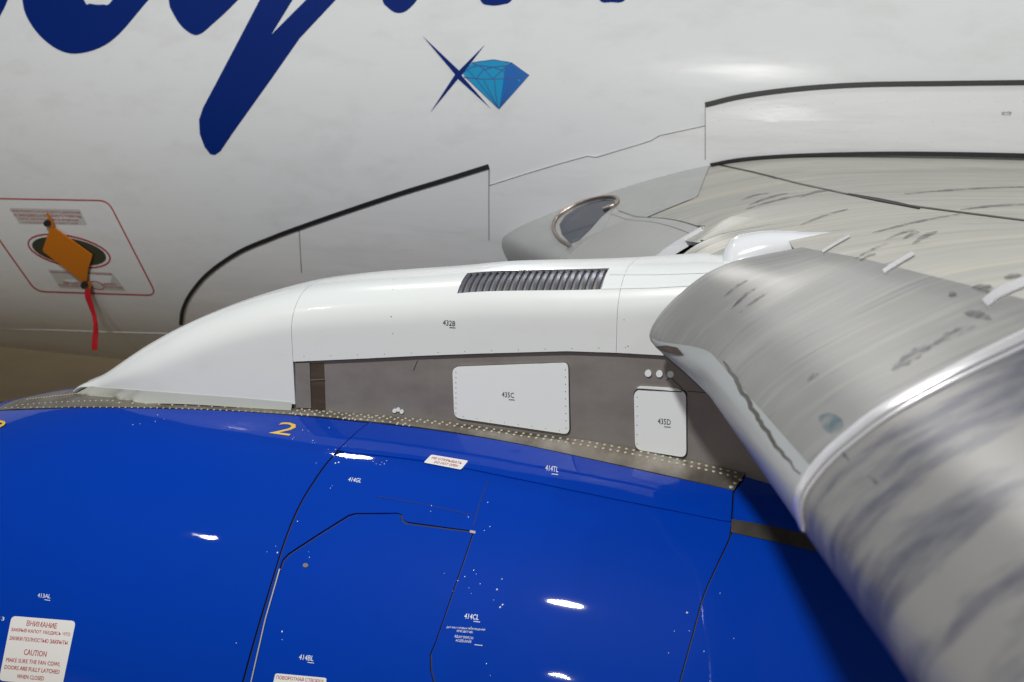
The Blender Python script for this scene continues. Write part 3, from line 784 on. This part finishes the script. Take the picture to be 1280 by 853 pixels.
# diamond emblem
gm = patch('gem_emblem', [(578, 92), (590, 78.5), (600, 76.5), (617, 75.2), (634, 77), (640, 79), (662, 94.2), (624, 137)], SF, .0005, .0006, M['cyan'], fus, step=10)
lab(gm, 'cut blue gemstone emblem beside a dark blue star cross')
patch('gem_facet', [(640, 79), (662, 94.2), (624, 137), (628, 110), (630, 96), (631, 86)], SF, .0012, .0004, M['gem'], fus, step=10)
for a in ([(580, 97), (600, 99), (620, 99.2), (640, 98), (661, 94.5)], [(590, 79), (597, 82), (616, 84), (634, 82.5), (640, 79)], [(578, 92), (588, 85), (598, 82), (606, 87), (616, 99), (628, 88), (634, 82), (646, 87), (650, 95)],
          [(584, 87), (595, 99), (604, 88), (616, 84), (628, 88), (636, 98)], [(595, 99), (618, 128), (623, 136)], [(604, 99), (623, 136)], [(618, 99), (620, 120), (623, 136)], [(640, 98), (624, 136)], [(648, 97), (624, 136)], [(580, 95), (623, 136), (661, 94.5), (640, 79), (617, 75), (591, 78.5)]):
    band('gem_line', a, .9, SF, .0018, .0003, M['gemline'], fus, step=4)
patch('star_cross', [(528, 45), (574, 88.5), (606, 56.5), (577, 94.5), (614, 136.5), (572.5, 99), (538, 141), (569, 93.5)], SF, .0024, .0004, M['navy'], fus, step=8)

# static port placard
fr = [(-30, 248), (125, 250.5), (140, 256), (148, 272), (192, 361), (193, 368), (186, 370), (50, 363), (40, 358), (-30, 268)]
outer = rounded([(-30, 248), (135, 251), (196, 369.5), (45, 364.5), (-15, 280)], 12)
innr = rounded([(-27, 249.6), (134, 252.6), (193, 367.8), (45.6, 362.9), (-12, 280)], 11)
band('placard_frame', outer+[outer[0]], 1.7, SF, .0005, .0008, M['red'], fus, step=6)
patch('placard_label', [(12, 260), (100, 262), (109, 281.5), (24, 280)], SF, .0005, .0005, M['pale'], fus)
patch('placard_label', [(60, 337), (140, 341), (158, 364), (75, 360)], SF, .0005, .0005, M['pale'], fus)
def tl_(s, bl, br, h): text('lettering', s, bl, br, (bl[0]-.4*h, bl[1]-h), SF, .0014, M['red'], fus)
tl_('ПРИЕМНИКИ СТАТИЧЕСКОГО ДАВЛЕНИЯ', (14, 265.5), (101, 268), 3.4)
tl_('НЕ ЗАКРАШИВАТЬ И НЕ ЗАКРЫВАТЬ ОТВЕРСТИЯ', (18, 270.5), (102, 273), 3.4)
tl_('ЗОНА ДОЛЖНА БЫТЬ РОВНОЙ', (24, 275), (99, 277), 3.4)
tl_('ГЛАДКОЙ И ЧИСТОЙ', (29, 279.5), (98, 281), 3)
tl_('ПРИЕМНИКИ СТАТИЧЕСКОГО ДАВЛЕНИЯ', (63, 341.5), (140, 344.5), 2.6)
tl_('STATIC PORTS', (74, 358), (103, 359.5), 2.8); tl_('KEEP CLEAN', (80, 354.5), (100, 355.5), 2.4); tl_('DO NOT COVER', (132, 360), (154, 361.5), 2.8); tl_('SMOOTH', (130, 356), (146, 357), 2.4)
def ell(cx, cy, a, b, sk, n=28): return [(cx+a*math.cos(2*math.pi*k/n)+sk*b*math.sin(2*math.pi*k/n), cy+b*math.sin(2*math.pi*k/n)+.10*a*math.cos(2*math.pi*k/n)) for k in range(n)]
e1 = ell(86.5, 314, 50, 20.5, .55); e2 = ell(86.5, 314, 45.5, 17.5, .5)
band('port_ring', e1+[e1[0], e1[1]], 2.0, SF, .0005, .0008, M['red'], fus, step=6)
lab(patch('port_plate', e2, SF, .0005, .003, M['green'], fus, step=10), 'oval metal static port plate with a red ring')
e3 = ell(121, 357, 9, 5, .5, 16); band('port_ring', e3+[e3[0]], 1.0, SF, .0014, .0005, M['red'], fus, step=6)
patch('small_marker', [(131, 449), (148, 450), (148, 454), (132, 453)], SF, -.002, .004, M['gloss'], fus, step=8) if False else None

# orange static port cover with its red ribbon (removable thing)
cv = bpy.data.objects.new('port_cover', None); COL.objects.link(cv)
hb = SF.hit(108, 355); base = hb[0]+hb[1]*.02; cv.location = base
def own(o, p):
    o.parent = p; o.matrix_parent_inverse = Matrix.Translation(-Vector(p.location)); return o
lab(cv, 'orange port cover plate with red warning ribbon hanging on the fuselage side', 'port cover')
own(patch('cover_plate', rounded([(66, 280.5), (118, 318), (112, 334), (110, 352), (104, 350), (55, 312)], 3), SF, .012, .009, M['orange']), cv)
for (px, py, r_) in ((62.5, 277.5, 4.2), (108, 353.5, 4.4)):
    own(patch('knob', [(px+r_*math.cos(a*.5236), py+r_*math.sin(a*.5236)) for a in range(12)], SF, .021, .014, M['black'], step=4), cv)
own(band('cord', [(61, 266), (64, 271), (67, 277), (69, 283)], 3.2, SF, .018, .006, M['orange'], step=3), cv)
own(band('cord', [(113, 350), (115, 356), (112, 362), (111, 368)], 3, SF, .018, .006, M['orange'], step=3), cv)
rb = smooth_curve([(109, 362), (110, 372), (114, 384), (118, 397), (119.5, 412), (118.5, 425), (118, 438)], 4)
G = []
p0 = SF.hit(109, 362); ydep = (p0[0]+p0[1]*.03).y
for i, q in enumerate(rb):
    t = i/(len(rb)-1); hwp = 3.2+.5*math.sin(t*9); tw = math.sin(t*7)*.012
    a = at_y(q[0]-hwp, q[1], ydep+tw-.01); b = at_y(q[0]+hwp, q[1], ydep-tw-.01)
    G.append([a, a.lerp(b, .5)+Vector((0, -.004, 0)), b, b+Vector((0, .003, 0)), a.lerp(b, .5)+Vector((0, .0, 0)), a+Vector((0, .003, 0))])
own(mesh_obj('ribbon', [p for r_ in G for p in r_], grid_faces(len(G), 6, closed=True), M['ribbon'], None), cv)

# ------------------------------------------------------------------ wing root: glove, flap panel, landing light
gg = []
for i in range(41):
    gg.append([Wp((lambda a: a+(3.3-a)*i/40)(interp(j/50, [0, .3, .5, .75, 1], [2.1, 2.1, 2.25, 2.5, 2.85])), -.30+1.65*j/50) for j in range(51)])
glove = wing_piece('wing_root_glove', gg, M['glove'], wing)
for v in glove.data.vertices: v.co.z += .004
lab(glove, 'smooth glossy grey wing root fairing')
YE = 1.08
def sj(y): return interp(y, [.5, YE, 2.02, 2.67, 3.3], [.30, .39, .526, .588, .62])
G = []
for i in range(41):
    row = []
    for j in range(41):
        u = j/40; y1 = 2.18+.47*max(0, (u-.35)/.65); y = YE+(y1-YE)*i/40; s_ = -.30+(sj(y)+.30)*u
        p = Wp(y, s_); row.append(p+Vector((-.003, 0, .0065)))
    G.append(row)
inb = wing_piece('inboard_leading_edge', G, M['panelgrey'], wing, .02)
lab(inb, 'light grey inboard leading edge panel')
isk = wing_piece('inboard_skin', [[Wp(y, min(.42 if y > YE else .30, CT)*(1-u)+(CT+.01)*u) for u in np.linspace(0, 1, 16)] for y in np.linspace(.53, 2.3, 41)], M['wing'], wing, .02)
rib = []
for j in range(31):
    s_ = -.12+(.40+.12)*j/30; p = Wp(YE, s_)
    rib.append([p+Vector((-.004, -.03, .006)), p+Vector((-.004, .0, .010)), p+Vector((.03, .002, -.02)), p+Vector((.03, -.03, -.02))])
mesh_obj('end_rib', [p for r_ in rib for p in r_], grid_faces(31, 4, closed=True), M['gloss'], wing, sharp=40)
def tube(name, P, r, m, parent, n=8):
    V = []
    for i, p in enumerate(P):
        d = (P[min(i+1, len(P)-1)]-P[max(i-1, 0)]).normalized(); a = d.orthogonal().normalized(); a = (Vector((0, 0, 1))-d*d.z).normalized(); b = d.cross(a)
        for k in range(n): t = 2*math.pi*k/n; V.append(p+(a*math.cos(t)+b*math.sin(t))*r)
    return mesh_obj(name, V, grid_faces(len(P), n, closed=True)+[tuple(range(n)), tuple(range((len(P)-1)*n, len(P)*n))], m, parent, sharp=60)
def wpatch(name, poly, off, th, m, step=8): return patch(name, poly, SW, off, th, m, wing, step=step)
rim_o = smooth_curve([(714, 309), (700, 300), (693, 288), (696, 276), (706, 267), (722, 258), (740, 252), (757, 249), (772, 250), (770, 258), (755, 264)], 4)
tube('lamp_rim', [(lambda h_: h_[0]+h_[1]*.014)(SW.hit(*q)) for q in rim_o], .0115, M['chrome'], wing)
gl = wpatch('lamp_glass', [(714, 306), (703, 294), (700, 282), (707, 271), (720, 262), (738, 255), (756, 251), (768, 252), (766, 260), (752, 272), (738, 288), (724, 301)], .004, .003, M['glassdark'])
lab(gl, 'dark landing light glass in a brass coloured rim')
for (ds, wd) in ((.0, .007), (-.05, .003)):
    G = [[Wp(y, sj(y)+ds+k*wd/2)+Vector((-.003, 0, .0075)) for k in (-1, 0, 1)] for y in np.linspace(YE+.01, 2.62, 60)]
    mesh_obj('panel_joint', [p for r_ in G for p in r_], grid_faces(60, 3), M['steelstrip'], wing)

# blade of the over-wing pylon fairing
X0, X1 = .655, 1.08
G = []
for i in range(25):
    t = i/24; x = X0+(X1-X0)*t; hgt = .105*math.sqrt(min(1, t/.12)*(2-min(1, t/.12)))*(1-t)**1.3; wd = .11*math.sqrt(min(1, t/.15)*(2-min(1, t/.15)))*(1-.75*t)+.001
    row = []
    for k in range(13):
        a = math.pi*k/12; y = .20-wd*math.cos(a); p = Wp(y, interp(x-le(y)[0], [0, .5, 1, 2], [.1, .62, 1.14, 2.15]))
        row.append(Vector((x, y, p.z-.03+.03*math.sin(a)+hgt*math.sin(a)**.8)))
    G.append(row)
ow = mesh_obj('overwing_fairing', [p for r_ in G for p in r_], grid_faces(25, 13), M['gloss'], wing, sharp=70)
lab(ow, 'glossy white teardrop fairing on top of the wing behind the pylon')

# seams, strips and patches on the wing
band('skin_joint', [(893, 205), (940, 215), (1000, 230), (1060, 243), (1120, 255), (1180, 263), (1290, 277)], 1.6, SW, .0005, .0012, M['steelstrip'], wing)
band('skin_joint', [(1060, 243), (1120, 254.5), (1150, 261)], lambda t: 1.5+2.0*math.sin(math.pi*t), SW, .0018, .0012, M['seal'], wing)
for a, wd in (([(1028, 316), (1044, 306), (1062, 296)], 3.0), ([(1105, 341), (1120, 331), (1142, 318)], 5.0), ([(1232, 381), (1250, 367), (1285, 352)], 11)):
    band('short_bright_strip', smooth_curve(a, 4), wd, SW, .001, .003, M['whitestrip'], wing, step=5)  # short bright strips behind the slat edge
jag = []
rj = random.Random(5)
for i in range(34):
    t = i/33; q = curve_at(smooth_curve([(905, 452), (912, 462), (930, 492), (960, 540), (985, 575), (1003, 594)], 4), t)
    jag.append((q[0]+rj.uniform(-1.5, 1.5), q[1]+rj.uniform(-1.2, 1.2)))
band('jagged_line', jag, lambda t: 1.5+3.5*math.sin(math.pi*min(1, t*1.1))**.5, SW, .002, .0015, M['steelstrip'], wing, step=4)  # thin dark jagged line along the slat nose
wpatch('slat_lip', [(822, 433), (834, 432), (848, 435), (856, 444), (846, 443), (832, 439)], .004, .002, M['recess'], step=5)
wpatch('teal_patch', smooth_curve([(1024, 522), (1038, 517), (1052, 524), (1054, 534), (1042, 543), (1030, 536)], 3, True), .0008, .0006, M['teal'])  # small teal patch broken up by noise

# dark smears painted along the chord in place of soft reflections
smears = [((926, 251), (962, 242), 1.6), ((936, 257), (985, 242), 1.8), ((932, 262), (1010, 243), 1.5), ((1000, 247), (1040, 238), 2.0), ((1128, 300), (1150, 291), 3), ((1140, 306), (1172, 290), 4.5),
          ((1075, 327), (1095, 318), 2.0), ((1108, 300), (1145, 288), 1.6), ((1068, 325), (1110, 305), 1.2), ((1186, 371), (1196, 370), 6), ((1215, 360), (1252, 368), 9), ((1255, 348), (1285, 350), 7),
          ((1115, 464), (1165, 432), 11), ((1165, 432), (1220, 408), 8), ((1205, 392), (1240, 400), 9), ((915, 386), (945, 360), 2.5), ((905, 372), (935, 350), 2.0), ((925, 392), (960, 366), 1.5), ((1010, 478), (1024, 468), 4), ((1086, 597), (1098, 607), 5), ((1052, 567), (1062, 577), 3.5),
          ((1090, 292), (1200, 268), 1.3), ((1200, 263), (1290, 256), 1.5), ((1130, 243), (1290, 234), 1.2), ((1000, 282), (1060, 262), 1.4)]
for a, b, wd in smears:
    c = [(a[0]+(b[0]-a[0])*t, a[1]+(b[1]-a[1])*t-2.0*math.sin(math.pi*t)) for t in np.linspace(0, 1, 8)]
    band('reflection_smear', c, (lambda t, w_=wd: .4+w_*math.sin(math.pi*min(1, max(0, t)))**.7*(1+.3*math.sin(t*23))), SW, .0018, .0004, M['smear'], wing, step=4)
